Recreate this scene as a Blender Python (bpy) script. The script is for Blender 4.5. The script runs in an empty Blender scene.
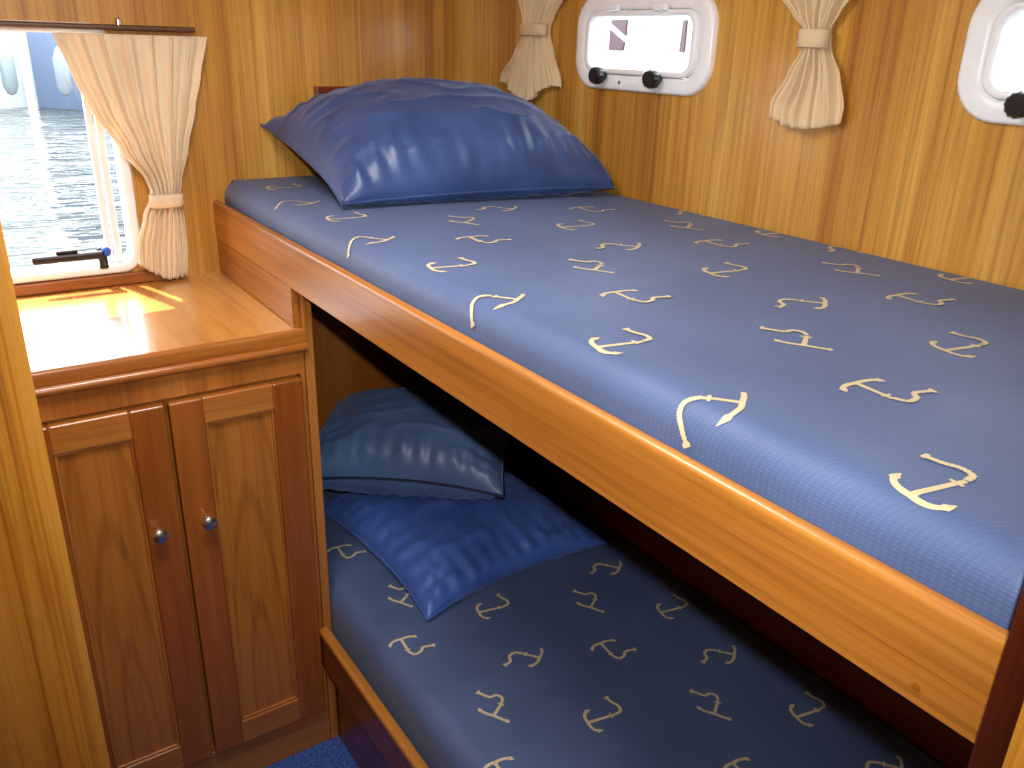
import bpy, bmesh, math, random
from mathutils import Vector, Matrix, noise
random.seed(7)
S = bpy.context.scene
COL = S.collection

# ------------------------------------------------------------------ camera, light, exposure
CAM = Vector((-0.51663, -1.92057, 1.49854))
FW = Vector((0.52732319, 0.76206682, -0.37574513))
RT = Vector((0.82846859, -0.55932036, 0.02829368))
UP = Vector((0.18860023, 0.32621295, 0.92629102))
cam = bpy.data.cameras.new('camera')
cam.sensor_width = 36.0
cam.lens = 36.0 * 834.79 / 1024
cam.clip_start = 0.02
camo = bpy.data.objects.new('camera', cam)
COL.objects.link(camo)
m3 = Matrix((RT, UP, -FW)).transposed()
camo.matrix_world = Matrix.Translation(CAM) @ m3.to_4x4()
S.camera = camo

world = bpy.data.worlds.new('world')
S.world = world
world.use_nodes = True
bg = world.node_tree.nodes['Background']
bg.inputs[0].default_value = (0.90, 0.96, 1.0, 1)
bg.inputs[1].default_value = 8.0

def light(name, kind, loc, energy, color=(1, 1, 1), **kw):
    l = bpy.data.lights.new(name, kind)
    l.energy = energy
    l.color = color
    for k, v in kw.items():
        setattr(l, k, v)
    o = bpy.data.objects.new(name, l)
    COL.objects.link(o)
    o.location = loc
    return o

sun = light('sun', 'SUN', (0, 6, 8), 22.0, (1.0, 0.93, 0.80), angle=0.012)
sun.rotation_euler = Vector((0.27, -0.92, -1.55)).to_track_quat('-Z', 'Y').to_euler()
# the on-camera flash: sits a little above and to the right of the lens
flash = light('camera_flash', 'SPOT', CAM + RT * 0.040 + UP * 0.055, 44.0, (1.0, 1.0, 1.0), shadow_soft_size=0.012, spot_size=math.radians(100), spot_blend=1.0)
flash.rotation_euler = (FW + UP * 0.05).to_track_quat('-Z', 'Y').to_euler()
# added fill light over the aisle, out of frame, for overhead ambient
lamp = light('overhead_fill', 'AREA', (-0.28, -0.95, 1.90), 11.5, (1.0, 0.98, 0.96), shape='DISK', size=0.40)

S.view_settings.view_transform = 'Standard'
S.view_settings.look = 'None'
S.view_settings.exposure = 0.0
S.view_settings.gamma = 1.0
S.view_settings.use_curve_mapping = False

# ------------------------------------------------------------------ helpers
ORG = {}          # object name -> world origin

def lin(r, g, b):
    f = lambda c: (c / 255 / 12.92) if c / 255 <= 0.04045 else ((c / 255 + 0.055) / 1.055) ** 2.4
    return (f(r), f(g), f(b), 1)

def tag(o, label=None, cat=None, group=None, kind=None):
    for k, v in (('label', label), ('category', cat), ('group', group), ('kind', kind)):
        if v:
            o[k] = v
    return o

def thing(name, loc, label, cat, group=None):
    o = bpy.data.objects.new(name, None)
    o.empty_display_size = 0.05
    COL.objects.link(o)
    o.location = loc
    ORG[o.name] = Vector(loc)
    return tag(o, label, cat, group)

def obj(name, bm, mat, parent=None, loc=None, smooth=False, recalc=True):
    """bm is in world coordinates; the object gets its origin at loc (or at its parent's origin)."""
    if loc is None:
        loc = ORG[parent.name] if parent else Vector((0, 0, 0))
    loc = Vector(loc)
    if recalc:
        bmesh.ops.recalc_face_normals(bm, faces=bm.faces[:])
    bmesh.ops.translate(bm, verts=bm.verts[:], vec=-loc)
    if smooth:
        for f in bm.faces:
            f.smooth = True
    me = bpy.data.meshes.new(name)
    bm.to_mesh(me)
    bm.free()
    me.materials.append(mat)
    o = bpy.data.objects.new(name, me)
    COL.objects.link(o)
    ORG[o.name] = loc
    if parent:
        o.parent = parent
        o.location = loc - ORG[parent.name]
    else:
        o.location = loc
    if smooth:
        me.set_sharp_from_angle(angle=math.radians(40))
    return o

def box(bm, x0, x1, y0, y1, z0, z1, bev=0, seg=2):
    r = bmesh.ops.create_cube(bm, size=1)
    vs = r['verts']
    for v in vs:
        v.co = Vector((x0 + (v.co.x + .5) * (x1 - x0), y0 + (v.co.y + .5) * (y1 - y0), z0 + (v.co.z + .5) * (z1 - z0)))
    if bev:
        es = list({e for v in vs for e in v.link_edges})
        bmesh.ops.bevel(bm, geom=es, offset=bev, segments=seg, profile=0.5, affect='EDGES')
    return bm

def bx(*a, **k):
    return box(bmesh.new(), *a, **k)

def prism(pts, axis, a0, a1, bm=None):
    """extrude a closed 2-D outline along an axis; the outline gives the other two coordinates in xyz order"""
    bm = bm or bmesh.new()
    def mk(p, a):
        return {'X': (a, p[0], p[1]), 'Y': (p[0], a, p[1]), 'Z': (p[0], p[1], a)}[axis]
    v0 = [bm.verts.new(mk(p, a0)) for p in pts]
    v1 = [bm.verts.new(mk(p, a1)) for p in pts]
    n = len(pts)
    bm.faces.new(v0); bm.faces.new(v1)
    for i in range(n):
        bm.faces.new((v0[i], v0[(i + 1) % n], v1[(i + 1) % n], v1[i]))
    return bm

def rrect(u0, u1, v0, v1, r, seg=8):
    out = []
    for cu, cv, a in ((u1 - r, v1 - r, 0), (u0 + r, v1 - r, 90), (u0 + r, v0 + r, 180), (u1 - r, v0 + r, 270)):
        for k in range(seg + 1):
            t = math.radians(a + 90 * k / seg)
            out.append((cu + r * math.cos(t), cv + r * math.sin(t)))
    return out

def ring(outer, inner, mk, d0, d1, bm=None, bev=0.0):
    """a frame between two outlines of equal point count; mk(p, d) gives the 3-D point at depth d.
    bev rounds the front (d1) rim."""
    bm = bm or bmesh.new()
    n = len(outer)
    def off(o, i, t):
        return [(a[0] + (b[0] - a[0]) * t, a[1] + (b[1] - a[1]) * t) for a, b in zip(o, i)]
    w = math.dist(outer[0], inner[0])
    t = min(0.45, bev / w) if bev else 0
    loops = [(outer, d0)]
    if bev:
        loops += [(outer, d1 - (d1 - d0) / abs(d1 - d0) * bev), (off(outer, inner, t * .35), d1 - (d1 - d0) / abs(d1 - d0) * bev * .3),
                  (off(outer, inner, t), d1), (off(outer, inner, 1 - t), d1),
                  (off(outer, inner, 1 - t * .35), d1 - (d1 - d0) / abs(d1 - d0) * bev * .3), (inner, d1 - (d1 - d0) / abs(d1 - d0) * bev)]
    else:
        loops += [(outer, d1), (inner, d1)]
    loops.append((inner, d0))
    vs = [[bm.verts.new(mk(p, d)) for p in lp] for lp, d in loops]
    k = len(vs)
    for j in range(k):
        a, b = vs[j], vs[(j + 1) % k]
        for i in range(n):
            bm.faces.new((a[i], a[(i + 1) % n], b[(i + 1) % n], b[i]))
    return bm

def lathe(bm, prof, seg, mk):
    """prof = [(r, h)]; mk(x, y, h) -> point"""
    rows = []
    for r, h in prof:
        if r < 1e-6:
            rows.append([bm.verts.new(mk(0, 0, h))])
        else:
            rows.append([bm.verts.new(mk(r * math.cos(2 * math.pi * k / seg), r * math.sin(2 * math.pi * k / seg), h)) for k in range(seg)])
    for a, b in zip(rows, rows[1:]):
        for k in range(seg):
            q = [a[k % len(a)], a[(k + 1) % len(a)], b[(k + 1) % len(b)], b[k % len(b)]]
            q = list(dict.fromkeys(q))
            if len(q) > 2:
                bm.faces.new(q)
    return bm

def tube(bm, pts, r, seg=10):
    pts = [Vector(p) for p in pts]
    rows = []
    for i, p in enumerate(pts):
        d = (pts[min(i + 1, len(pts) - 1)] - pts[max(i - 1, 0)]).normalized()
        a = d.orthogonal().normalized(); b = d.cross(a)
        if i and abs(rows and 1):
            a = (pa - d * pa.dot(d)).normalized(); b = d.cross(a)
        pa = a
        rows.append([bm.verts.new(p + a * r * math.cos(2 * math.pi * k / seg) + b * r * math.sin(2 * math.pi * k / seg)) for k in range(seg)])
    for a, b in zip(rows, rows[1:]):
        for k in range(seg):
            bm.faces.new((a[k], a[(k + 1) % seg], b[(k + 1) % seg], b[k]))
    bm.faces.new(rows[0]); bm.faces.new(rows[-1])
    return bm

# ------------------------------------------------------------------ materials
class NT:
    def __init__(s, name):
        s.m = bpy.data.materials.new(name)
        s.m.use_nodes = True
        s.t = s.m.node_tree
        s.p = s.t.nodes['Principled BSDF']
    def n(s, ty, **kw):
        x = s.t.nodes.new(ty)
        for k, v in kw.items():
            if k.startswith('i_'):
                x.inputs[k[2:].replace('_', ' ')].default_value = v
            else:
                setattr(x, k, v)
        return x
    def l(s, a, b):
        s.t.links.new(a, b)
    def setp(s, **kw):
        for k, v in kw.items():
            s.p.inputs[k.replace('_', ' ')].default_value = v
    def ramp(s, fac, stops):
        r = s.n('ShaderNodeValToRGB')
        e = r.color_ramp.elements
        while len(e) < len(stops):
            e.new(0.5)
        for q, (pos, c) in zip(e, stops):
            q.position = pos; q.color = c
        s.l(fac, r.inputs[0])
        return r.outputs[0]
    def mix(s, fac, a, b, mode='MIX'):
        x = s.n('ShaderNodeMix', data_type='RGBA', blend_type=mode)
        for sock, v in ((x.inputs[0], fac), (x.inputs[6], a), (x.inputs[7], b)):
            if isinstance(v, (int, float, tuple)):
                sock.default_value = v
            else:
                s.l(v, sock)
        return x.outputs[2]
    def coord(s, scale=(1, 1, 1), loc=(0, 0, 0), rot=(0, 0, 0)):
        c = s.n('ShaderNodeTexCoord')
        mp = s.n('ShaderNodeMapping')
        mp.inputs['Scale'].default_value = scale
        mp.inputs['Location'].default_value = loc
        mp.inputs['Rotation'].default_value = rot
        s.l(c.outputs['Object'], mp.inputs[0])
        return mp.outputs[0]
    def bump(s, h, strength, dist=0.001):
        b = s.n('ShaderNodeBump')
        b.inputs['Strength'].default_value = strength
        b.inputs['Distance'].default_value = dist
        s.l(h, b.inputs['Height'])
        s.l(b.outputs[0], s.p.inputs['Normal'])

def wood(name, dark, mid, light_, grain='Z', rough=0.35, coat=0.3, broad=7.0, fine=60.0, stretch=0.035, flame=None, contrast=1.0, coat_rough=0.12, spec=0.5):
    m = NT(name)
    g = 'XYZ'.index(grain)
    sc = [1, 1, 1]; sc[g] = stretch
    v = m.coord(tuple(sc))
    n1 = m.n('ShaderNodeTexNoise', i_Scale=broad, i_Detail=3.0, i_Roughness=0.55, i_Distortion=0.25)
    n2 = m.n('ShaderNodeTexNoise', i_Scale=fine, i_Detail=5.0, i_Roughness=0.65, i_Distortion=0.3)
    sc3 = [1, 1, 1]; sc3[g] = stretch * 0.6
    v3 = m.coord(tuple(sc3), loc=(3.1, 1.7, 0.4))
    n3 = m.n('ShaderNodeTexNoise', i_Scale=fine * 5.0, i_Detail=2.0, i_Roughness=0.6)
    m.l(v, n1.inputs['Vector']); m.l(v, n2.inputs['Vector']); m.l(v3, n3.inputs['Vector'])
    c1 = m.ramp(n1.outputs[0], [(0.28, dark), (0.5, mid), (0.72, light_)])
    lo = 0.5 - 0.22 / contrast
    s2 = m.ramp(n2.outputs[0], [(0.30, (0.62, 0.56, 0.50, 1)), (0.52, (1, 1, 1, 1)), (0.75, (1.16, 1.15, 1.10, 1))])
    s3 = m.ramp(n3.outputs[0], [(0.32, (0.72, 0.66, 0.58, 1)), (0.5, (1, 1, 1, 1))])
    c = m.mix(min(1.0, 0.75 * contrast), c1, s2, 'MULTIPLY')
    c = m.mix(0.55 * contrast, c, s3, 'MULTIPLY')
    if flame:
        sf = [1, 1, 1]
        sf[g] = flame[0]
        vf = m.coord(tuple(sf), loc=flame[1])
        w = m.n('ShaderNodeTexWave', wave_type='RINGS', rings_direction='Y', i_Scale=flame[2], i_Distortion=1.4, i_Detail=2.0, i_Detail_Scale=1.2)
        m.l(vf, w.inputs['Vector'])
        sw = m.ramp(w.outputs[1], [(0.0, (0.50, 0.40, 0.32, 1)), (0.20, (1, 1, 1, 1))])
        c = m.mix(0.42, c, sw, 'MULTIPLY')
    m.l(c, m.p.inputs['Base Color'])
    m.setp(Roughness=rough, Coat_Weight=coat, Coat_Roughness=coat_rough, Specular_IOR_Level=spec)
    m.bump(n2.outputs[0], 0.12, 0.0006)
    return m.m

def plain(name, col, rough=0.5, metal=0.0, spec=0.5, coat=0.0):
    m = NT(name)
    n = m.n('ShaderNodeTexNoise', i_Scale=35.0, i_Detail=3.0)
    m.l(m.coord(), n.inputs['Vector'])
    d = tuple(c * 0.94 for c in col[:3]) + (1,)
    m.l(m.ramp(n.outputs[0], [(0.35, d), (0.65, col)]), m.p.inputs['Base Color'])
    m.setp(Roughness=rough, Metallic=metal, Specular_IOR_Level=spec, Coat_Weight=coat)
    return m.m

def satin(name, dark, light_):
    m = NT(name)
    n = m.n('ShaderNodeTexNoise', i_Scale=9.0, i_Detail=3.0)
    m.l(m.coord(), n.inputs['Vector'])
    m.l(m.ramp(n.outputs[0], [(0.3, dark), (0.7, light_)]), m.p.inputs['Base Color'])
    m.setp(Roughness=0.42, Specular_IOR_Level=0.55, Sheen_Weight=0.35, Sheen_Roughness=0.4)
    m.p.inputs['Sheen Tint'].default_value = (0.5, 0.65, 1, 1)
    w = m.n('ShaderNodeTexNoise', i_Scale=600.0, i_Detail=1.0)
    m.l(m.coord(), w.inputs['Vector'])
    m.bump(w.outputs[0], 0.15, 0.0004)
    return m.m

def quilt(name, dark, light_):
    m = NT(name)
    a = m.n('ShaderNodeTexWave', wave_type='BANDS', bands_direction='X', i_Scale=1.0, i_Distortion=0.0)
    b = m.n('ShaderNodeTexWave', wave_type='BANDS', bands_direction='Y', i_Scale=1.0, i_Distortion=0.0)
    v = m.coord((113, 113, 113), rot=(0, math.pi / 4, 0.0))
    m.l(v, a.inputs['Vector'])
    v2 = m.coord((80, 56, 80), rot=(0, 0, 0.45))
    m.l(v2, b.inputs['Vector'])
    mul = m.n('ShaderNodeMath', operation='MULTIPLY')
    m.l(a.outputs[1], mul.inputs[0]); m.l(b.outputs[1], mul.inputs[1])
    n = m.n('ShaderNodeTexNoise', i_Scale=6.0, i_Detail=2.0)
    m.l(m.coord(), n.inputs['Vector'])
    c = m.ramp(n.outputs[0], [(0.3, dark), (0.7, light_)])
    sp = m.ramp(mul.outputs[0], [(0.0, (0.93, 0.93, 0.94, 1)), (0.9, (1.15, 1.14, 1.11, 1))])
    c = m.mix(1.0, c, sp, 'MULTIPLY')
    m.l(c, m.p.inputs['Base Color'])
    m.setp(Roughness=0.55, Specular_IOR_Level=0.35, Sheen_Weight=0.10, Sheen_Roughness=0.5)
    m.p.inputs['Sheen Tint'].default_value = (0.6, 0.75, 1, 1)
    m.bump(mul.outputs[0], 0.25, 0.0007)
    return m.m

def glass(name, tint=(0.97, 0.99, 1.0, 1)):
    m = NT(name)
    nt = m.t
    nt.nodes.remove(m.p)
    tr = m.n('ShaderNodeBsdfTransparent'); tr.inputs[0].default_value = tint
    gl = m.n('ShaderNodeBsdfGlossy'); gl.inputs['Roughness'].default_value = 0.02
    lw = m.n('ShaderNodeLayerWeight'); lw.inputs[0].default_value = 0.5
    pw = m.n('ShaderNodeMath', operation='POWER'); pw.inputs[1].default_value = 4.0
    m.l(lw.outputs['Facing'], pw.inputs[0])
    fr = m.n('ShaderNodeMath', operation='MULTIPLY_ADD'); fr.inputs[1].default_value = 0.6; fr.inputs[2].default_value = 0.03
    m.l(pw.outputs[0], fr.inputs[0])
    mx = m.n('ShaderNodeMixShader')
    m.l(fr.outputs[0], mx.inputs[0]); m.l(tr.outputs[0], mx.inputs[1]); m.l(gl.outputs[0], mx.inputs[2])
    m.l(mx.outputs[0], nt.nodes['Material Output'].inputs[0])
    return m.m

def cloth(name, col, transl=0.35):
    m = NT(name)
    w = m.n('ShaderNodeTexNoise', i_Scale=18.0, i_Detail=4.0)
    m.l(m.coord((1, 1, 0.35)), w.inputs['Vector'])
    d = tuple(c * 0.86 for c in col[:3]) + (1,)
    c = m.ramp(w.outputs[0], [(0.3, d), (0.7, col)])
    m.l(c, m.p.inputs['Base Color'])
    m.setp(Roughness=0.8, Specular_IOR_Level=0.2, Sheen_Weight=0.2)
    f = m.n('ShaderNodeTexNoise', i_Scale=700.0, i_Detail=1.0)
    m.l(m.coord(), f.inputs['Vector'])
    m.bump(f.outputs[0], 0.15, 0.0005)
    t = m.n('ShaderNodeBsdfTranslucent')
    m.l(c, t.inputs[0])
    mx = m.n('ShaderNodeMixShader'); mx.inputs[0].default_value = transl
    m.l(m.p.outputs[0], mx.inputs[1]); m.l(t.outputs[0], mx.inputs[2])
    m.l(mx.outputs[0], m.t.nodes['Material Output'].inputs[0])
    return m.m

def carpet_mat():
    m = NT('blue_carpet')
    n = m.n('ShaderNodeTexNoise', i_Scale=170.0, i_Detail=3.0)
    m.l(m.coord(), n.inputs['Vector'])
    m.l(m.ramp(n.outputs[0], [(0.3, lin(32, 50, 106)), (0.7, lin(80, 108, 176))]), m.p.inputs['Base Color'])
    m.setp(Roughness=0.95, Specular_IOR_Level=0.1)
    m.bump(n.outputs[0], 0.8, 0.004)
    return m.m

def water_mat():
    m = NT('harbour_water')
    n = m.n('ShaderNodeTexNoise', i_Scale=1.0, i_Detail=3.0, i_Roughness=0.55, i_Distortion=0.6)
    m.l(m.coord((1.1, 3.0, 1)), n.inputs['Vector'])
    n2 = m.n('ShaderNodeTexNoise', i_Scale=5.0, i_Detail=2.0, i_Roughness=0.5)
    m.l(m.coord((0.8, 2.4, 1)), n2.inputs['Vector'])
    ad = m.n('ShaderNodeMath', operation='MULTIPLY_ADD')
    ad.inputs[1].default_value = 0.16
    m.l(n2.outputs[0], ad.inputs[0]); m.l(n.outputs[0], ad.inputs[2])
    m.setp(Roughness=0.06, IOR=1.42, Specular_IOR_Level=0.5)
    m.p.inputs['Base Color'].default_value = lin(50, 54, 50)
    m.bump(ad.outputs[0], 1.0, 0.26)
    return m.m

M = {}
M['wall'] = wood('teak_veneer', lin(160, 102, 34), lin(196, 139, 54), lin(216, 167, 80), 'Z', rough=0.38, coat=0.15, broad=13, fine=110, stretch=0.016, contrast=1.3)
M['rail'] = wood('varnished_rail', lin(148, 86, 27), lin(171, 106, 38), lin(185, 122, 50), 'Y', rough=0.36, coat=0.15, broad=30, fine=130, stretch=0.02)
M['counter'] = wood('varnished_counter', lin(178, 108, 44), lin(204, 136, 62), lin(218, 156, 82), 'Y', rough=0.25, coat=1.0, broad=8, fine=60, stretch=0.05, coat_rough=0.16, contrast=0.7, spec=0.8)
M['moulding'] = wood('counter_moulding', lin(132, 70, 20), lin(160, 92, 32), lin(182, 114, 46), 'X', rough=0.28, coat=0.5, broad=12, fine=70)
M['cab'] = wood('cabinet_frame', lin(146, 82, 26), lin(168, 100, 38), lin(186, 118, 50), 'Z', rough=0.35, coat=0.3, broad=14, fine=80)
M['cab_h'] = wood('cabinet_rail', lin(144, 80, 26), lin(166, 98, 36), lin(182, 114, 46), 'X', rough=0.35, coat=0.3, broad=14, fine=80)
M['stile'] = wood('door_stile', lin(128, 64, 16), lin(145, 77, 23), lin(159, 89, 31), 'Z', rough=0.35, coat=0.3, broad=14, fine=80, contrast=0.7)
M['panel'] = wood('door_panel', lin(160, 94, 30), lin(177, 111, 40), lin(191, 125, 50), 'Z', rough=0.35, coat=0.3, broad=10, fine=70, flame=(0.10, (0, 0, 0), 12.0))
M['gold'] = wood('partition_veneer', lin(206, 130, 34), lin(222, 149, 48), lin(232, 166, 68), 'Z', rough=0.38, coat=0.2, broad=9, fine=60)
M['mahog'] = wood('dark_mahogany', lin(96, 32, 8), lin(120, 46, 16), lin(140, 62, 22), 'X', rough=0.35, coat=0.3, broad=14, fine=80)
M['post_shade'] = wood('shaded_post', lin(46, 14, 6), lin(62, 20, 8), lin(78, 28, 10), 'Z', rough=0.35, coat=0.3, broad=14, fine=80)  # dark colour carries the shade on the bunk end post
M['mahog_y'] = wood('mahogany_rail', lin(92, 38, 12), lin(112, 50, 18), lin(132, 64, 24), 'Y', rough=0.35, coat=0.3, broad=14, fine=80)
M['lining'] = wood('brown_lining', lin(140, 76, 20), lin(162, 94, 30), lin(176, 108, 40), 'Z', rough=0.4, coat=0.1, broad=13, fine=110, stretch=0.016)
M['board'] = wood('bunk_board', lin(70, 44, 22), lin(92, 60, 32), lin(110, 76, 44), 'Y', rough=0.7, coat=0.0)
M['ceil'] = plain('cream_ceiling', lin(232, 224, 206), 0.6)
M['white'] = plain('white_plastic', lin(248, 248, 248), 0.3, spec=0.5)
M['black'] = plain('black_plastic', lin(22, 22, 26), 0.35)
M['blue_btn'] = plain('blue_plastic', lin(40, 90, 200), 0.35)
M['chrome'] = plain('chrome', (0.80, 0.80, 0.80, 1), 0.28, 1.0)
M['brass'] = plain('steel', (0.72, 0.66, 0.58, 1), 0.22, 1.0)
M['rod'] = plain('brown_rod', lin(94, 62, 40), 0.4)
M['glass'] = glass('window_glass')
M['curtain'] = cloth('peach_cloth', lin(255, 234, 198), 0.22)
M['curtain2'] = cloth('cream_cloth', lin(248, 220, 176), 0.20)
M['pillow'] = satin('blue_satin', lin(42, 62, 110), lin(58, 82, 134))
M['pillow2'] = satin('grey_blue_satin', lin(78, 104, 150), lin(98, 126, 172))
M['pillow3'] = satin('royal_blue_satin', lin(60, 90, 166), lin(80, 114, 196))
M['piping'] = plain('navy_piping', lin(18, 26, 52), 0.6)
M['mattress'] = quilt('woven_blue', lin(74, 89, 126), lin(84, 100, 139))
M['print'] = plain('cream_print', lin(210, 192, 150), 0.6)
M['carpet'] = carpet_mat()
M['water'] = water_mat()
M['hull_blue'] = plain('slate_blue_hull', lin(92, 104, 128), 0.35)
M['hull_white'] = plain('white_hull', lin(205, 210, 214), 0.35)
M['fender'] = plain('fender_grey', lin(120, 128, 134), 0.4)
M['mauve'] = plain('mauve_glass', lin(70, 46, 56), 0.2)

# ------------------------------------------------------------------ the setting
XR, YB, ZC, XL, YF = 0.72, 0.0, 1.96, -1.10, -2.95
ZW = 0.55                                            # outside water level

def wall_with_holes(mk, u0, u1, v0, v1, d0, d1, holes):
    """a slab with rounded holes; holes are outlines (same winding), filled by triangulation"""
    bm = bmesh.new()
    loops = [[(u0, v0), (u1, v0), (u1, v1), (u0, v1)]] + holes
    for d in (d0, d1):
        es = []
        for lp in loops:
            vs = [bm.verts.new(mk(p, d)) for p in lp]
            es += [bm.edges.new((vs[i], vs[(i + 1) % len(vs)])) for i in range(len(vs))]
        bmesh.ops.triangle_fill(bm, edges=es, use_beauty=True)
    for lp in loops:
        n = len(lp)
        for i in range(n):
            a, b = lp[i], lp[(i + 1) % n]
            bm.faces.new([bm.verts.new(mk(a, d0)), bm.verts.new(mk(b, d0)), bm.verts.new(mk(b, d1)), bm.verts.new(mk(a, d1))])
    bmesh.ops.remove_doubles(bm, verts=bm.verts[:], dist=1e-6)
    return bm

mkB = lambda p, d: (p[0], d, p[1])                   # back wall: (x, z) at y = d
mkR = lambda p, d: (d, p[0], p[1])                   # right wall: (y, z) at x = d
WX0, WX1, WZ0, WZ1 = -0.72, -0.172, 1.022, 1.516     # back window outer frame
PORTS = [(-0.759, -0.356), (-1.633, -1.230)]
PZ0, PZ1 = 1.417, 1.603

hole_w = rrect(WX0 + .012, WX1 - .012, WZ0 + .012, WZ1 - .012, 0.035)
o = obj('wall_back', wall_with_holes(mkB, XL, XR + .06, 0, ZC, 0.0, 0.06, [hole_w]), M['wall'])
tag(o, 'teak veneered back wall with the sunlit harbour window', kind='structure')
holes_p = [rrect(a + .035, b - .035, PZ0 + .03, PZ1 - .03, 0.035) for a, b in PORTS]
o = obj('wall_right', wall_with_holes(mkR, YF, 0.0, 0, ZC, XR, XR + .05, holes_p), M['wall'])
tag(o, 'teak veneered side wall with two white portholes', kind='structure')
o = obj('wall_left', bx(XL - .05, XL, YF, 0.0, 0, ZC), M['wall']); tag(o, 'teak veneered wall on the aisle side', kind='structure')
o = obj('wall_front', bx(XL - .05, XR + .05, YF - .05, YF, 0, ZC), M['wall']); tag(o, 'teak veneered wall behind the camera', kind='structure')
o = obj('ceiling', bx(XL - .05, XR + .05, YF - .05, .06, ZC, ZC + .04), M['ceil']); tag(o, 'cream cabin ceiling', kind='structure')
o = obj('floor', bx(XL - .05, XR + .05, YF - .05, .06, -0.04, 0), M['carpet']); tag(o, 'blue carpeted cabin floor', kind='structure')

# bulkhead on the near left with its moulded door post
PY = -0.95
o = obj('wall_partition', bx(XL, -0.525, PY, PY + .03, 0, ZC), M['gold']); tag(o, 'golden teak bulkhead panel at near left', kind='structure')
prof = [(-0.525, PY + .035), (-0.525, PY - .002), (-0.522, PY - .008), (-0.512, PY - .010), (-0.5065, PY - .0065), (-0.503, PY - .0065),
        (-0.500, PY - .010), (-0.4955, PY - .010), (-0.493, PY - .0075), (-0.490, PY - .0075), (-0.487, PY - .010), (-0.474, PY - .010),
        (-0.470, PY - .006), (-0.4695, PY), (-0.4695, PY + .035)]
o = obj('trim_1', prism(prof, 'Z', 0, ZC), M['gold']); tag(o, 'grooved golden teak door post at near left', kind='structure')

# end post of the bunks at near right; its shade is painted dark
o = obj('trim_2', bx(-0.030, 0.05, -1.772, -1.7525, 0, ZC, bev=.002), M['post_shade']); tag(o, 'post closing the bunk end with its shade painted dark', kind='structure')
o = obj('trim_3', bx(-0.036, 0.05, -1.81, -1.772, 0, ZC, bev=.004), M['gold']); tag(o, 'golden teak strip on the bunk end post', kind='structure')
o = obj('wall_bunk_end', bx(0.05, XR, -1.80, -1.7665, 0, ZC), M['wall']); tag(o, 'teak bulkhead at the foot of the bunks', kind='structure')

# darker lining boards around the lower bunk; the side one is added to deepen shade
o = obj('trim_5', bx(XR - .009, XR - .0005, -1.752, -0.0005, 0.246, 1.0745), M['mahog_y']); tag(o, 'dark board added to deepen the shade beside the lower mattress', kind='structure')
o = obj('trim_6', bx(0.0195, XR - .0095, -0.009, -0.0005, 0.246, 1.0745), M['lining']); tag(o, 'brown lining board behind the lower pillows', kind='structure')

# sill strip under the window
o = obj('trim_4', bx(-0.90, -0.10, -0.016, 0.0, 0.998, 1.021, bev=.003), M['moulding']); tag(o, 'mahogany sill strip under the harbour window', kind='structure')

# back window
win = thing('window_1', (0.5 * (WX0 + WX1), 0, WZ0), 'white framed sliding window over the cabinet looking on the harbour', None)
win['kind'] = 'structure'
out = rrect(WX0, WX1, WZ0, WZ1, 0.045)
inn = rrect(WX0 + .020, WX1 - .020, WZ0 + .020, WZ1 - .020, 0.028)
obj('window_frame', ring(out, inn, mkB, 0.050, -0.010, bev=.006), M['white'], win, smooth=True)
o = obj('glazing_bar', bx(-0.240, -0.228, 0.012, 0.030, WZ0 + .021, WZ1 - .021, bev=.002), M['white'], win)
o = obj('glazing_bar', bx(-0.225, -0.212, 0.004, 0.022, WZ0 + .021, WZ1 - .021, bev=.002), M['white'], win)
obj('pane', bx(WX0 + .021, -0.240, 0.019, 0.023, WZ0 + .021, WZ1 - .021), M['glass'], win)
obj('pane', bx(-0.212, WX1 - .021, 0.011, 0.015, WZ0 + .021, WZ1 - .021), M['glass'], win)
bm = bmesh.new()
box(bm, -0.262, -0.244, -0.016, 0.006, 1.036, 1.083, bev=.004)
box(bm, -0.385, -0.250, -0.030, -0.016, 1.061, 1.078, bev=.005)
box(bm, -0.340, -0.300, -0.026, -0.018, 1.078, 1.085, bev=.002)
h = obj('latch_handle', bm, M['black'], win)
h['label'] = 'black window latch handle'
obj('button', lathe(bmesh.new(), [(0, .0), (.010, .0), (.010, .006), (.007, .009), (0, .009)], 14, lambda x, y, hh: (-0.247 + x, -0.018 - hh, 1.074 + y)), M['blue_btn'], h, smooth=True)

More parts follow.
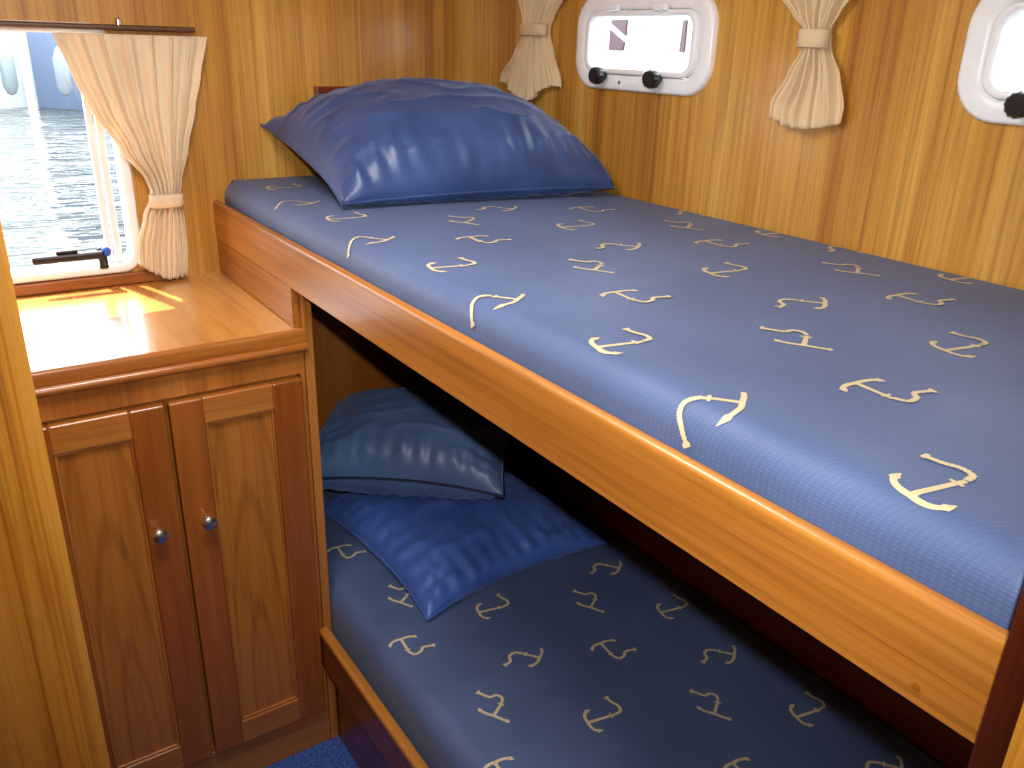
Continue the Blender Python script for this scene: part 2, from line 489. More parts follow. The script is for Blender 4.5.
# portholes
def porthole(idx, y0, y1):
    yc = (y0 + y1) / 2
    t = thing('window_%d' % idx, (XR, yc, PZ0), 'white rounded porthole ' + ('beside the pillow' if idx == 2 else 'cut by the right picture edge'), None)
    t['kind'] = 'structure'
    obj('flange', ring(rrect(y0, y1, PZ0, PZ1, .062), rrect(y0 + .036, y1 - .036, PZ0 + .031, PZ1 - .031, .034), mkR, XR + .053, XR - .013, bev=.007), M['white'], t, smooth=True)
    fr = obj('hinged_frame', ring(rrect(y0 + .037, y1 - .037, PZ0 + .032, PZ1 - .032, .033), rrect(y0 + .051, y1 - .051, PZ0 + .043, PZ1 - .043, .022), mkR, XR + .015, XR - .017, bev=.004), M['white'], t, smooth=True)
    obj('pane', bx(XR - .004, XR + .001, y0 + .052, y1 - .052, PZ0 + .044, PZ1 - .044), M['glass'], t)
    for s in (-1, 1):
        ky = yc + .010 + s * 0.084
        bm = bmesh.new()
        pr = [(0, 0), (.0085, 0), (.0085, .008), (.0165, .010), (.0175, .013), (.0175, .028), (.0150, .032), (0, .032)]
        seg = 24
        lathe(bm, pr, seg, lambda x, y, hh: (XR - .014 - hh, ky + x * (1 + .0), PZ0 + .028 + y))
        for v in bm.verts:
            d = Vector((0, v.co.y - ky, v.co.z - PZ0 - .028))
            if .012 < d.length and round(math.atan2(d.z, d.y) / (2 * math.pi) * seg) % 2:
                v.co -= d * .08
        k = obj('clamp_knob', bm, M['black'], t, smooth=True)
        obj('screw', lathe(bmesh.new(), [(0, 0), (.004, 0), (.004, .0012), (0, .002)], 10, lambda x, y, hh: (XR - .013 - hh, yc + s * .045 + x, PZ0 + .016 + y)), M['brass'], t, smooth=True)
        obj('hinge', bx(XR - .030, XR - .014, yc + s * .07 - .018, yc + s * .07 + .018, PZ1 - .034, PZ1 - .020, bev=.004), M['white'], t)
porthole(2, *PORTS[0])
porthole(3, *PORTS[1])

# ------------------------------------------------------------------ cabinet and worktop
CF = -0.481
SIDE = thing('bunk_support_panel', (0.0, -0.24, 0), 'teak end panel standing between cabinet and bunks', 'panel')
obj('board', bx(0.001, 0.019, CF - .004, -0.001, 0.0, 1.0735, bev=.002), M['cab'], SIDE)
AP = thing('apron_board', (-0.006, -0.23, 0.998), 'short varnished board between worktop and upper bunk rail', 'board')
obj('board', bx(-0.0125, 0.0003, -0.468, -0.001, 0.998, 1.0735, bev=.001), M['rail'], AP)

cab = thing('cabinet', (-0.25, -0.24, 0), 'brown two-door teak cabinet with steel knobs under the window', 'cabinet')
CX0, CX1 = -0.90, 0.0
bm = bmesh.new()
box(bm, CX0, CX1, CF + .022, -0.001, 0.0, 0.955)
obj('carcass', bm, M['cab'], cab)
DZ0, DZ1 = 0.104, 0.905
D = [(-0.498, -0.2605), (-0.2535, -0.012)]
FY0, FY1 = CF, CF + .022
obj('top_rail', bx(CX0, CX1, FY0, FY1, DZ1 + .004, 0.955, bev=.0015), M['cab'], cab)
obj('plinth', bx(CX0, CX1, FY0, FY1, 0.0, DZ0 - .004, bev=.0015), M['cab_h'], cab)
obj('face_stile', bx(CX0, -0.502, FY0, FY1, DZ0 - .004, DZ1 + .004, bev=.0015), M['cab'], cab)
obj('face_stile', bx(-0.009, CX1, FY0, FY1, DZ0 - .004, DZ1 + .004, bev=.0015), M['cab'], cab)
for i, (x0, x1) in enumerate(D):
    sw = 0.058
    yd = CF - 0.016
    bm = bmesh.new()
    box(bm, x0, x0 + sw, yd, CF + .002, DZ0, DZ1, bev=.004, seg=3)
    box(bm, x1 - sw, x1, yd, CF + .002, DZ0, DZ1, bev=.004, seg=3)
    d = obj('door', bm, M['stile'], cab)
    d['label'] = ('left' if i == 0 else 'right') + ' framed cabinet door'
    for za, zb in ((DZ0, DZ0 + .060), (DZ1 - .052, DZ1)):
        obj('rail', bx(x0 + sw - .001, x1 - sw + .001, yd + .0008, CF + .002, za, zb, bev=.0035, seg=3), M['cab_h'], d)
    px0, px1, pz0, pz1 = x0 + sw, x1 - sw, DZ0 + .060, DZ1 - .052
    obj('panel', bx(px0, px1, yd + .009, CF + .002, pz0, pz1), M['panel'], d, loc=((px0 + px1) / 2, yd + .009, pz0))
    # bead around the panel
    mk = lambda p, dd: (p[0], dd, p[1])
    outer = [(px1, pz1), (px0, pz1), (px0, pz0), (px1, pz0)]
    bw = .005
    inner = [(px1 - bw, pz1 - bw), (px0 + bw, pz1 - bw), (px0 + bw, pz0 + bw), (px1 - bw, pz0 + bw)]
    obj('bead', ring(outer, inner, mk, yd + .009, yd + .004, bev=.002), M['cab'], d)
    kx = (x1 - .040) if i == 0 else (x0 + .040)
    k = lathe(bmesh.new(), [(0, 0), (.006, 0), (.005, .007), (.006, .010), (.0125, .012), (.0140, .016), (.0125, .0210), (.007, .0240), (0, .0250)], 24,
              lambda x, y, hh: (kx + x, yd - hh, 0.664 + y))
    k = obj('knob', k, M['chrome'], d, smooth=True)
    k['label'] = 'round steel knob'

wt = thing('worktop', (-0.25, -0.24, 0.955), 'varnished teak worktop with rounded front moulding on the cabinet', 'worktop')
obj('top_board', bx(CX0, 0.0, CF + .004, -0.0005, 0.956, 0.997), M['counter'], wt)
prof = [(CF + .004, 0.9975), (CF - .001, 0.9975), (CF - .005, 0.9955), (CF - .0065, 0.992), (CF - .0065, 0.9735), (CF - .0065, 0.9715)]
for k in range(9):
    a = math.radians(90 - 22.5 * k)
    prof.append((CF - .0065 - .007 * math.cos(a), 0.963 + .008 * math.sin(a)))
prof += [(CF + .004, .955)]
obj('front_moulding', prism(prof, 'X', CX0, 0.004), M['moulding'], wt, smooth=True)

# ------------------------------------------------------------------ bunks
RX0, RX1, RZ0, RZ1, YE = -0.013, 0.003, 1.0740, 1.161, -1.752
def rail_profile(x0, x1, z0, z1, r):
    p = [(x1, z0 + .004), (x1, z0), (x0 + .002, z0), (x0, z0 + .002), (x0, z0 + .006), (x0, z1 - r - .003)]
    xc, hw = (x0 + x1) / 2, (x1 - x0) / 2
    for k in range(11):
        a = math.radians(180 - 18 * k)
        p.append((xc + hw * math.cos(a), z1 - r + r * math.sin(a)))
    p.append((x1, z1 - r - .003))
    return p
ub = thing('upper_bunk', (0.36, -0.87, 1.06), 'upper bunk with long varnished teak side rail', 'bunk')
o = obj('side_rail', prism(rail_profile(RX0, RX1, RZ0, RZ1, .006), 'Y', YE, -0.001), M['rail'], ub, smooth=True)
obj('plug', lathe(bmesh.new(), [(0, 0), (.0035, 0), (.0035, .0004), (0, .0006)], 14, lambda x, y, hh: (RX0 - hh, -1.702 + x, 1.089 + y)), M['moulding'], ub)
obj('base_board', bx(0.021, XR - .001, YE, -0.001, 1.076, 1.094), M['board'], ub)

lb = thing('lower_bunk', (0.36, -0.87, 0), 'lower bunk with low varnished teak side rail beside the carpet', 'bunk')
obj('side_rail', bx(-0.010, 0.010, YE, CF - .0055, 0.222, 0.3045), M['mahog_y'], lb)
obj('rail_cap', prism(rail_profile(-0.0115, 0.011, 0.305, 0.320, .006), 'Y', YE, CF - .0055), M['rail'], lb, smooth=True)
obj('plinth_board', bx(0.020, 0.036, YE, -0.001, 0.0, 0.245), M['mahog'], lb)
obj('base_board', bx(0.0365, XR - .001, YE, -0.001, 0.225, 0.245), M['board'], lb)

# ---- mattresses with printed anchors
def bez(a, c, b, n=7):
    return [((1 - t) ** 2 * a[0] + 2 * t * (1 - t) * c[0] + t * t * b[0], (1 - t) ** 2 * a[1] + 2 * t * (1 - t) * c[1] + t * t * b[1]) for t in [i / n for i in range(n + 1)]]

def smooth_line(pts, n=6):
    out = []
    P = [pts[0]] + pts + [pts[-1]]
    for i in range(1, len(P) - 2):
        p0, p1, p2, p3 = P[i - 1:i + 3]
        for k in range(n):
            t = k / n
            out.append(tuple(0.5 * (2 * p1[j] + (p2[j] - p0[j]) * t + (2 * p0[j] - 5 * p1[j] + 4 * p2[j] - p3[j]) * t * t + (-p0[j] + 3 * p1[j] - 3 * p2[j] + p3[j]) * t ** 3) for j in (0, 1)))
    out.append(P[-2])
    return out

MOTIF = {
 'A': dict(crown=(-.031, .001), ring=(.024, -.010), t1=(-.008, .023), t2=(-.019, -.027), rope=[(.036, -.008), (.040, .004), (.036, .016), (.035, .030)]),
 'B': dict(crown=(.024, -.015), ring=(.003, .012), t1=(.040, .006), t2=(-.010, -.022), rope=[(-.010, .022), (-.024, .018), (-.030, .006), (-.045, .002)]),
 'C': dict(crown=(-.008, .028), ring=(-.012, -.014), t1=(-.036, .018), t2=(.022, .016), rope=[(-.006, -.026), (.008, -.025), (.018, -.017), (.038, -.023)]),
 'E': dict(crown=(-.008, -.018), ring=(.023, .002), t1=(-.021, .012), t2=(.008, -.045), rope=[(.028, .012), (.022, .022), (.010, .024), (-.002, .045)]),
 'O': dict(crown=(.022, -.011), ring=(.000, .017), t1=(.038, .005), t2=(-.020, -.018), rope=[(-.012, .026), (-.024, .024), (-.034, .016), (-.048, .006)]),
}

def ribbon(bm, pts, widths, mapf, lay=0):
    rows = []
    mapg = mapf
    mapf = lambda a, b: mapg(a, b, .0006 + .00025 * lay)
    n = len(pts)
    for i, p in enumerate(pts):
        q0, q1 = pts[max(0, i - 1)], pts[min(n - 1, i + 1)]
        dx, dy = q1[0] - q0[0], q1[1] - q0[1]
        L = math.hypot(dx, dy) or 1
        w = widths(i / (n - 1)) / 2
        nx, ny = -dy / L * w, dx / L * w
        rows.append((bm.verts.new(mapf(p[0] + nx, p[1] + ny)), bm.verts.new(mapf(p[0] - nx, p[1] - ny))))
    for a, b in zip(rows, rows[1:]):
        bm.faces.new((a[0], a[1], b[1], b[0]))

def motif_mesh(kind, mapf):
    m = MOTIF[kind]
    bm = bmesh.new()
    c, r = m['crown'], m['ring']
    ax = (r[0] - c[0], r[1] - c[1]); L = math.hypot(*ax); ax = (ax[0] / L, ax[1] / L); nrm = (-ax[1], ax[0])
    n = 8
    ribbon(bm, [(c[0] + (r[0] - c[0]) * k / n, c[1] + (r[1] - c[1]) * k / n) for k in range(n + 1)], lambda t: .0062 - .0014 * t, mapf)
    for tip in (m['t1'], m['t2']):
        s = 1 if (tip[0] - c[0]) * nrm[0] + (tip[1] - c[1]) * nrm[1] > 0 else -1
        ctl = (c[0] + nrm[0] * s * .025 - ax[0] * .003, c[1] + nrm[1] * s * .025 - ax[1] * .003)
        pts = bez(c, ctl, tip, 12)
        ribbon(bm, pts, lambda t: (.0060 - .0010 * t) if t < .70 else (.0100 * (1 - t) / .30 + .0010), mapf, 1)
    # stock across the shank and the ring
    st = (c[0] + ax[0] * L * .82, c[1] + ax[1] * L * .82)
    ribbon(bm, [(st[0] + nrm[0] * k, st[1] + nrm[1] * k) for k in (-.006, -.002, .002, .006)], lambda t: .0036, mapf, 2)
    line = smooth_line([r] + m['rope'], 9)
    nb = 13 if kind != 'O' else 17
    ribbon(bm, line, lambda t: .0056 + .0014 * math.cos(t * nb * 2 * math.pi), mapf, 3)
    e, f = line[-1], line[-3]
    dx, dy = e[0] - f[0], e[1] - f[1]; q = math.hypot(dx, dy) or 1
    ribbon(bm, [(e[0] - dy / q * k, e[1] + dx / q * k) for k in (-.005, 0, .005)], lambda t: .0045, mapf, 4)
    return bm

def mattress(name, label, x0, x1, y0, y1, z0, z1, r, prints):
    root = thing(name, ((x0 + x1) / 2, (y0 + y1) / 2, z0), label, 'mattress')
    pf = [(x0, z0), (x0, z1 - r - .004)]
    for k in range(13):
        a = math.radians(90 * k / 12)
        pf.append((x0 + r - r * math.cos(a), z1 - r + r * math.sin(a)))
    pf += [(x0 + r + .004, z1), (x1 - .016, z1), (x1 - .012, z1), (x1 - .005, z1 - .003), (x1, z1 - .012), (x1, z1 - .016), (x1, z0)]
    bm = bmesh.new()
    n = len(pf)
    rows = []
    cx_, cz_ = (x0 + x1) / 2, (z0 + z1) / 2
    for yy, ins, inx in ((y1, .012, .030), (y1 - .004, .004, .018), (y1 - .012, 0, .009), (y1 - .030, 0, 0), (y0 + .016, 0, 0), (y0 + .012, 0, 0), (y0 + .004, .004, .004), (y0, .012, .012)):
        rows.append([bm.verts.new((x + inx * (1 if x < cx_ else -1) * (1 if (x - x0 < r * .7 or x1 - x < .01) else 0), yy, z - (ins if z > cz_ else 0))) for x, z in pf])
    for a_, b_ in zip(rows, rows[1:]):
        for k in range(n):
            bm.faces.new((a_[k], a_[(k + 1) % n], b_[(k + 1) % n], b_[k]))
    bm.faces.new(rows[0]); bm.faces.new(rows[-1])
    cv = obj('cover', bm, M['mattress'], root, smooth=True)
    # surface mapping: x is a length measured over the rounded front edge
    def surf(x, y, e=.0006):
        x = min(x, x1 - .013)
        d = x - (x0 + r)
        if d >= 0:
            return (x, y, z1 + e)
        a = -d / r
        if a <= math.pi / 2:
            return (x0 + r - (r + e) * math.sin(a), y, z1 - r + (r + e) * math.cos(a))
        return (x0 - e, y, z1 - r - (a - math.pi / 2) * r)
    flat = {}
    for kind, px, py in prints:
        if px < x0 + r + .06 or px > x1 - .06:
            mp = lambda u, v, e: surf(px + u, py + v, e)
            p = obj('anchor_print', motif_mesh(kind, mp), M['print'], cv, loc=(px, py, z1), recalc=False)
        elif kind not in flat:
            mp = lambda u, v, e: (px + u, py + v, z1 + e)
            p = obj('anchor_print', motif_mesh(kind, mp), M['print'], cv, loc=(px, py, z1), recalc=False)
            flat[kind] = p
        else:
            p = flat[kind].copy()
            COL.objects.link(p)
            p.location = Vector((px, py, z1)) - ORG[cv.name]
    return root

UPR = [('A', .060, -1.647), ('A', .064, -1.284), ('A', .071, -.907), ('A', .079, -.518), ('A', .095, -.154),
       ('O', .030, -1.455), ('O', .038, -1.083), ('O', .045, -.703), ('O', .062, -.345),
       ('E', .243, -1.373), ('E', .248, -1.006), ('E', .256, -.634), ('E', .262, -.264),
       ('C', .195, -1.518), ('C', .199, -1.156), ('C', .204, -.783), ('C', .212, -.410),
       ('A', .390, -1.481), ('A', .409, -1.117), ('A', .413, -.760), ('A', .418, -.390),
       ('B', .366, -1.660), ('B', .372, -1.283), ('B', .376, -.924), ('B', .380, -.561),
       ('E', .575, -1.560), ('E', .584, -1.202), ('E', .592, -.847), ('E', .594, -.490),
       ('C', .520, -1.710), ('C', .526, -1.349), ('C', .541, -.987), ('C', .540, -.648), ('C', .540, -.290)]
UPR = [q for q in UPR if q[2] > -1.69]
mattress('mattress', 'blue woven mattress with cream anchor prints on the upper bunk', 0.006, XR - .002, YE + .003, -0.003, 1.0945, 1.204, .032,
         UPR + [('B', .706, -.765), ('B', .704, -1.113), ('A', .698, -.967), ('A', .696, -1.310)])
LOW = [('C', .111, -.358), ('E', .140, -.576), ('C', .087, -.728), ('A', .286, -.711), ('B', .257, -.875), ('E', .472, -.803), ('B', .588, -.727),
       ('C', .417, -.949), ('B', .587, -1.072), ('A', .611, -.914), ('E', .132, -.952), ('A', .286, -1.073), ('E', .468, -1.159), ('A', .610, -1.263),
       ('C', .411, -1.300), ('C', .077, -1.086), ('B', .610, -1.418), ('B', .262, -1.235)]
mattress('mattress', 'blue woven mattress with cream anchor prints on the lower bunk', 0.022, XR - .011, YE + .003, -0.011, 0.246, 0.400, .040, LOW)

# ------------------------------------------------------------------ pillows
def pillow(name, label, mat, w, l, h, loc, yaw, tilt, roll=0, seed=0, pinch=.10, wr=1.0, sag=0.0, piping=None, skew=0.0, side=1.0, bot=1.0, fq=34, ex=.62, floor_z=None, floor_fn=None, wall_y=None, wall_x=None, wall_x0=None, group=None):
    R = Matrix.Translation(Vector(loc)) @ Matrix.Rotation(yaw, 4, 'Z') @ Matrix.Rotation(tilt, 4, 'X') @ Matrix.Rotation(roll, 4, 'Y')
    N = 72
    bm = bmesh.new()
    def pt(u, v, s):
        # outline pulled in between the pointed corners
        ku = 1 - pinch * (1 - v * v) ** 1.0 * 0 - pinch * (1 - abs(v) ** 2.2) * abs(u) ** 3
        kv = 1 - pinch * 1.2 * (1 - abs(u) ** 2.2) * abs(v) ** 3
        x, y = w / 2 * u * ku - skew * v, l / 2 * v * kv
        t = max(0.0, (1 - abs(u) ** 2.6)) ** ex * max(0.0, (1 - abs(v) ** 2.6)) ** ex
        z = s * h / 2 * t * (1 if s > 0 else bot)
        if t > 0:
            # gathers running in from the seams and broad creases
            ed = min(1 - abs(u), 1 - abs(v))
            g1 = math.sin(u * fq + 3 * noise.noise((u * 2, v * 2, seed))) * math.exp(-((1 - abs(v)) / .42) ** 2)
            g2 = math.sin(v * fq * .85 + 3 * noise.noise((u * 2, v * 2, seed + 9))) * math.exp(-((1 - abs(u)) / .34) ** 2) * side
            b = noise.noise((u * 1.7 + seed, v * 1.7, s * 3.0)) * .9 + .5 * noise.noise((u * 4.5, v * 3.2 + seed, s * 5.0))
            c = 1 - abs(noise.noise((u * 2.3 + seed * 1.3, v * 3.4 - seed, s * 2.0)))
            amp = min(1, ed * 7)
            z += s * wr * amp * (.0075 * (g1 + g2) * (.6 + .8 * noise.noise((u * 3 + seed, v * 3, 7.0))) + .006 * b + .008 * (c ** 8 - .3))
        z -= sag * (u * u + v * v) * .5
        p = R @ Vector((x, y, z))
        f = floor_fn(p.x, p.y) if floor_fn else floor_z
        if f is not None and p.z < f:
            p.z = f + .001 + .02 * max(0, 0)
        if wall_y is not None and p.y > wall_y:
            p.y = wall_y
        if wall_x is not None and p.x > wall_x:
            p.x = wall_x
        if wall_x0 is not None and p.x < wall_x0:
            p.x = wall_x0
        return p
    rows = {}
    for s in (1, -1):
        for i in range(N + 1):
            for j in range(N + 1):
                u, v = -1 + 2 * i / N, -1 + 2 * j / N
                if s == -1 and (i in (0, N) or j in (0, N)):
                    rows[s, i, j] = rows[1, i, j]
                else:
                    rows[s, i, j] = bm.verts.new(pt(u, v, s))
        for i in range(N):
            for j in range(N):
                q = (rows[s, i, j], rows[s, i + 1, j], rows[s, i + 1, j + 1], rows[s, i, j + 1])
                bm.faces.new(q)
    root = thing(name, Vector((loc[0], loc[1], loc[2] - h / 2)), label, 'pillow', group)
    c = obj('case', bm, mat, root, smooth=True)
    c.data.set_sharp_from_angle(angle=math.radians(180))
    seam = [pt(-1 + 2 * k / 60, -1, 1) for k in range(61)] + [pt(1, -1 + 2 * k / 60, 1) for k in range(1, 61)] + \
           [pt(1 - 2 * k / 60, 1, 1) for k in range(1, 61)] + [pt(-1, 1 - 2 * k / 60, 1) for k in range(1, 60)]
    b = bmesh.new()
    rr = .0034 if piping else .0022
    tube(b, seam + [seam[0]], rr, 8)
    obj('piping' if piping else 'seam', b, piping or mat, c, smooth=True)
    return root

pillow('pillow', 'plump blue satin pillow on the upper bunk against the back wall', M['pillow'], .605, .46, .28, (.402, -.285, 1.273), math.radians(-10), math.radians(13),
       roll=math.radians(-1.0), seed=2.3, pinch=.07, wr=.9, skew=.035, side=.35, bot=.42, fq=44, ex=.58, floor_z=1.2055, wall_y=-.004, wall_x=.668)
P3 = dict(w=.50, l=.54, h=.105, loc=(.383, -.402, .438), yaw=math.radians(3))
pillow('pillow', 'royal blue pillow lying flat on the lower bunk under another pillow', M['pillow3'], P3['w'], P3['l'], P3['h'], P3['loc'], P3['yaw'], 0,
       seed=5.1, pinch=.08, wr=.9, sag=.03, fq=40, ex=.42, floor_z=.4015, wall_y=-.012)
def over_p3(x, y):
    c, sn = math.cos(-P3['yaw']), math.sin(-P3['yaw'])
    dx, dy = x - P3['loc'][0], y - P3['loc'][1]
    u, v = (dx * c - dy * sn) / P3['w'] * 2.0, (dx * sn + dy * c) / P3['l'] * 2.0
    t = max(0, 1 - abs(u) ** 2.6) ** .42 * max(0, 1 - abs(v) ** 2.6) ** .42
    return max(.4015, P3['loc'][2] + P3['h'] / 2 * t + .010 * min(1, t * 3) - .015 * (u * u + v * v))
pillow('pillow', 'grey-blue pillow with dark piping lying on top of another pillow', M['pillow2'], .50, .35, .21, (.345, -.250, .590), math.radians(-40), math.radians(6),
       roll=math.radians(0), seed=8.4, pinch=.07, wr=.8, fq=40, ex=.55, sag=.03, piping=M['piping'], floor_fn=over_p3, wall_y=-.012, wall_x0=.023)

# ------------------------------------------------------------------ ledge behind the pillow
led = thing('wall_ledge', (.45, -.012, 1.37), 'narrow dark mahogany strip on the back wall behind the pillow', 'ledge')
obj('board', bx(.237, .665, -.022, -.0005, 1.368, 1.400, bev=.002), M['mahog'], led)
for x in (.292, .61):
    obj('screw_head', lathe(bmesh.new(), [(0, 0), (.005, 0), (.004, .002), (0, .003)], 12, lambda a, b, hh: (x + a, -.022 - hh, 1.392 + b)), M['chrome'], led, smooth=True)

# ------------------------------------------------------------------ curtains
def interp(tab, z):
    for a, b in zip(tab, tab[1:]):
        if a[0] >= z >= b[0]:
            t = (a[0] - z) / (a[0] - b[0])
            t = t * t * (3 - 2 * t) * .5 + t * .5
            return [a[k] + (b[k] - a[k]) * t for k in range(1, len(a))]
    return tab[0][1:] if z > tab[0][0] else tab[-1][1:]

def curtain(name, label, tab, mk, npl, mat, tie, seed, hem=None):
    """tab rows: (z, left, right, pleat depth); mk(a, d, z): a along the wall, d out of the wall"""
    zt, zb = tab[0][0], tab[-1][0]
    NU, NV = 110, 70
    bm = bmesh.new()
    g = []
    for j in range(NV + 1):
        v = j / NV
        row = []
        for i in range(NU + 1):
            u = i / NU
            z = zt + (zb - zt) * v
            if hem:
                z += hem(u) * v ** 3
            a0, a1, dep = interp(tab, zt + (zb - zt) * v)
            ph = npl * 2 * math.pi * u + 1.2 * noise.noise((u * 3, v * 1.5, seed))
            d = dep * (.55 * math.sin(ph) + .30 * math.sin(ph * 2.3 + seed)) + dep * .9 * (1 - (2 * u - 1) ** 2) * 1.0
            uu = u + .35 / npl * math.cos(ph) / (2 * math.pi) * 1.6
            a = a0 + (a1 - a0) * uu
            d += .004 * noise.noise((u * 4, v * 5, seed + 4))
            row.append(bm.verts.new(mk(a, max(d, -.012), z)))
        g.append(row)
    for j in range(NV):
        for i in range(NU):
            bm.faces.new((g[j][i], g[j][i + 1], g[j + 1][i + 1], g[j + 1][i]))
    lo = mk((tab[-1][1] + tab[-1][2]) / 2, 0, zb)
    root = thing(name, lo, label, 'curtain', 'curtains tied back over the windows')
    c = obj('drape', bm, mat, root, smooth=True)
    c.data.set_sharp_from_angle(angle=math.radians(180))
    sm = c.modifiers.new('thickness', 'SOLIDIFY'); sm.thickness = .0012
    # tie band
    z0, z1, a0, a1, dd = tie
    bm = bmesh.new()
    lp = []
    for k in range(32):
        t = 2 * math.pi * k / 32
        lp.append(((a0 + a1) / 2 + (a1 - a0) / 2 * math.copysign(abs(math.cos(t)) ** .7, math.cos(t)), dd * .45 + dd * .62 * math.sin(t)))
    rows = [[bm.verts.new(mk(a + (a - (a0 + a1) / 2) * f, d + f * .02 * (1 if d > 0 else -1), z)) for a, d in lp] for z, f in ((z0, -.08), (z0 + .002, .03), ((z0 + z1) / 2, 0.0), (z1 - .002, .03), (z1, -.08))]
    for r0, r1 in zip(rows, rows[1:]):
        for k in range(32):
            bm.faces.new((r0[k], r0[(k + 1) % 32], r1[(k + 1) % 32], r1[k]))
    b = obj('tie_band', bm, mat, root, smooth=True)
    b.data.set_sharp_from_angle(angle=math.radians(180))
    s2 = b.modifiers.new('thickness', 'SOLIDIFY'); s2.thickness = .0015
    return root

tabL = [(1.497, -.284, -.001, .008), (1.42, -.262, -.020, .009), (1.36, -.240, -.037, .010), (1.28, -.197, -.060, .012), (1.21, -.152, -.082, .014),
        (1.185, -.146, -.087, .013), (1.165, -.150, -.087, .013), (1.13, -.166, -.084, .013), (1.06, -.186, -.085, .012), (1.003, -.188, -.092, .012)]
curtain('curtain', 'pleated peach curtain tied back beside the harbour window', tabL, lambda a, d, z: (a, -.026 - d, z), 7, M['curtain'],
        (1.160, 1.188, -.1515, -.0835, .026), 1.3, hem=lambda u: .036 * max(0, 1 - u * 1.9))
tab1 = [(1.78, -.04, -.40, .010), (1.68, -.08, -.36, .011), (1.60, -.138, -.308, .012), (1.555, -.163, -.268, .013), (1.53, -.172, -.255, .013), (1.515, -.172, -.256, .013),
        (1.47, -.135, -.276, .013), (1.40, -.072, -.312, .012), (1.383, -.066, -.314, .012)]
curtain('curtain', 'cream curtain tied in a bow above the blue pillow', tab1, lambda a, d, z: (XR - .014 - d, a, z), 6, M['curtain2'],
        (1.520, 1.546, -.166, -.262, .027), 3.7, hem=lambda u: .022 * math.cos(u * 7) + .010)
tab2 = [(1.78, -.76, -1.20, .010), (1.68, -.82, -1.13, .011), (1.60, -.885, -1.052, .012), (1.555, -.938, -1.022, .013), (1.535, -.966, -1.010, .013), (1.508, -.972, -1.016, .013),
        (1.46, -.945, -1.042, .013), (1.41, -.915, -1.057, .012), (1.383, -.918, -1.056, .012)]
curtain('curtain', 'cream curtain tied in a bow between the two portholes', tab2, lambda a, d, z: (XR - .014 - d, a, z), 5, M['curtain2'],
        (1.508, 1.537, -.964, -1.018, .027), 6.1, hem=lambda u: .014 * (2 * u - 1) ** 2)

rod = thing('curtain_rod', (-.45, -.02, 1.508), 'thin brown curtain rod above the harbour window', 'curtain rod')
obj('rod', tube(bmesh.new(), [(-.90, -.022, 1.509), (-.018, -.022, 1.509)], .0055, 12), M['rod'], rod, smooth=True)
for x in (-.162, -.75):
    bm = bmesh.new()
    box(bm, x - .007, x + .007, -.020, -.0005, 1.512, 1.520, bev=.002)
    lathe(bm, [(0, 0), (.007, 0), (.007, .010), (.004, .013), (0, .013)], 14, lambda a, b, hh: (x + a, -.022 + b, 1.5135 + hh))
    obj('bracket', bm, M['brass'], rod, smooth=True)
rod2 = thing('curtain_rod', (XR - .02, -.80, 1.788), 'thin brown curtain rod above the portholes', 'curtain rod')
obj('rod', tube(bmesh.new(), [(XR - .022, -1.70, 1.787), (XR - .022, -.01, 1.787)], .0055, 12), M['rod'], rod2, smooth=True)
for y in (-.08, -.58, -1.40):
    obj('bracket', bx(XR - .030, XR - .0005, y - .007, y + .007, 1.793, 1.801, bev=.002), M['brass'], rod2)

# ------------------------------------------------------------------ added unseen fixture for the overhead fill (its light is the area lamp above)
cl = thing('fill_fixture', (-.28, -.95, 1.92), 'added out-of-frame fixture for the overhead fill light', 'lamp')
obj('base_ring', lathe(bmesh.new(), [(0, 1.96), (.23, 1.96), (.23, 1.93), (.215, 1.905), (.210, 1.925), (0, 1.925)], 40, lambda x, y, hh: (-.28 + x, -.95 + y, hh)), M['white'], cl, smooth=True)

# ------------------------------------------------------------------ outside: harbour water and moored boats
bm = bmesh.new()
def quad(x0, x1, y0, y1):
    bm.faces.new([bm.verts.new(p) for p in ((x0, y0, ZW), (x1, y0, ZW), (x1, y1, ZW), (x0, y1, ZW))])
quad(-90, 90, 0.35, 140)
quad(1.2, 90, -60, 0.35)
o = obj('harbour_water', bm, M['water'])
tag(o, 'glittering harbour water outside the window', 'water', kind='stuff')

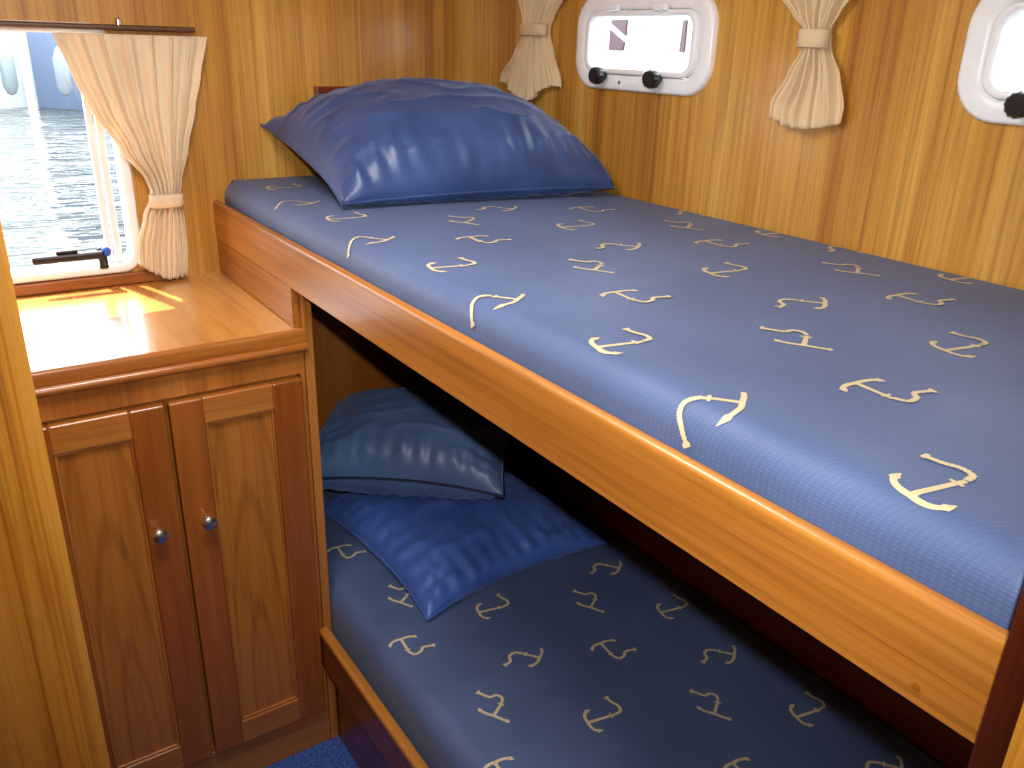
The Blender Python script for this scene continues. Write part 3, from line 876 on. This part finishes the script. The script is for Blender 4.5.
def boat(label, x0, x1, y, hullm, fenders, ztop):
    t = thing('moored_boat', ((x0 + x1) / 2, y + 1.2, ZW), label, 'boat')
    n = 14
    bm = bmesh.new()
    rows = []
    for k in range(n + 1):
        u = k / n
        x = x0 + (x1 - x0) * u
        wdt = 1.25 * (1 - max(0, (abs(2 * u - 1)) ** 5 * .85))
        zt = ztop + .25 * (2 * u - 1) ** 2
        c = y + 1.25
        rows.append([bm.verts.new(p) for p in ((x, c - wdt * .86, ZW - .25), (x, c - wdt * .95, ZW + .2), (x, c - wdt, zt), (x, c + wdt, zt), (x, c + wdt * .95, ZW + .2), (x, c + wdt * .86, ZW - .25))])
    for a, b in zip(rows, rows[1:]):
        for k in range(6):
            bm.faces.new((a[k], a[(k + 1) % 6], b[(k + 1) % 6], b[k]))
    bm.faces.new(rows[0]); bm.faces.new(rows[-1])
    obj('hull', bm, hullm, t)
    L = x1 - x0
    obj('cabin', bx(x0 + L * .25, x0 + L * .8, y + .5, y + 2.0, ztop + .02, ztop + .8, bev=.08), M['hull_white'], t)
    obj('rubbing_strake', bx(x0 + L * .12, x1 - L * .12, y - .03, y + .02, ztop - .10, ztop - .03, bev=.01), M['hull_white'], t)
    for fx in fenders:
        b = bmesh.new()
        lathe(b, [(0, 0), (.05, .02), (.085, .10), (.085, .42), (.05, .52), (.02, .56), (0, .56)], 16, lambda a, bb, hh: (fx + a, y - .12 + bb, ZW + .22 + hh))
        f = obj('fender', b, M['fender'], t, smooth=True)
    return t
boat('slate blue moored boat seen through the harbour window', .82, 7.5, 10.2, M['hull_blue'], (1.02, 3.2, 5.0), 1.30)
boat('pale moored boat with grey fenders at the left window edge', -7.0, .72, 10.4, M['hull_white'], (-2.0, .18, .46), 1.36)

# neighbouring boat seen through the porthole
nb = thing('cabin_cruiser', (4.2, 2.4, ZW), 'white cabin side with dark panes seen through the porthole', 'boat')
obj('cabin_side', bx(3.5, 4.9, -3.0, 6.0, ZW, 2.6, bev=.05), M['hull_white'], nb)
def pane(pts):
    obj('dark_pane', prism(pts, 'X', 3.485, 3.4995), M['mauve'], nb)
pane([(2.84, 1.678), (2.66, 1.678), (2.66, 1.580), (2.83, 1.665)])
pane([(2.86, 1.635), (2.67, 1.540), (2.68, 1.489), (2.87, 1.489)])
pane([(2.135, 1.673), (2.105, 1.673), (2.105, 1.490), (2.145, 1.490)])
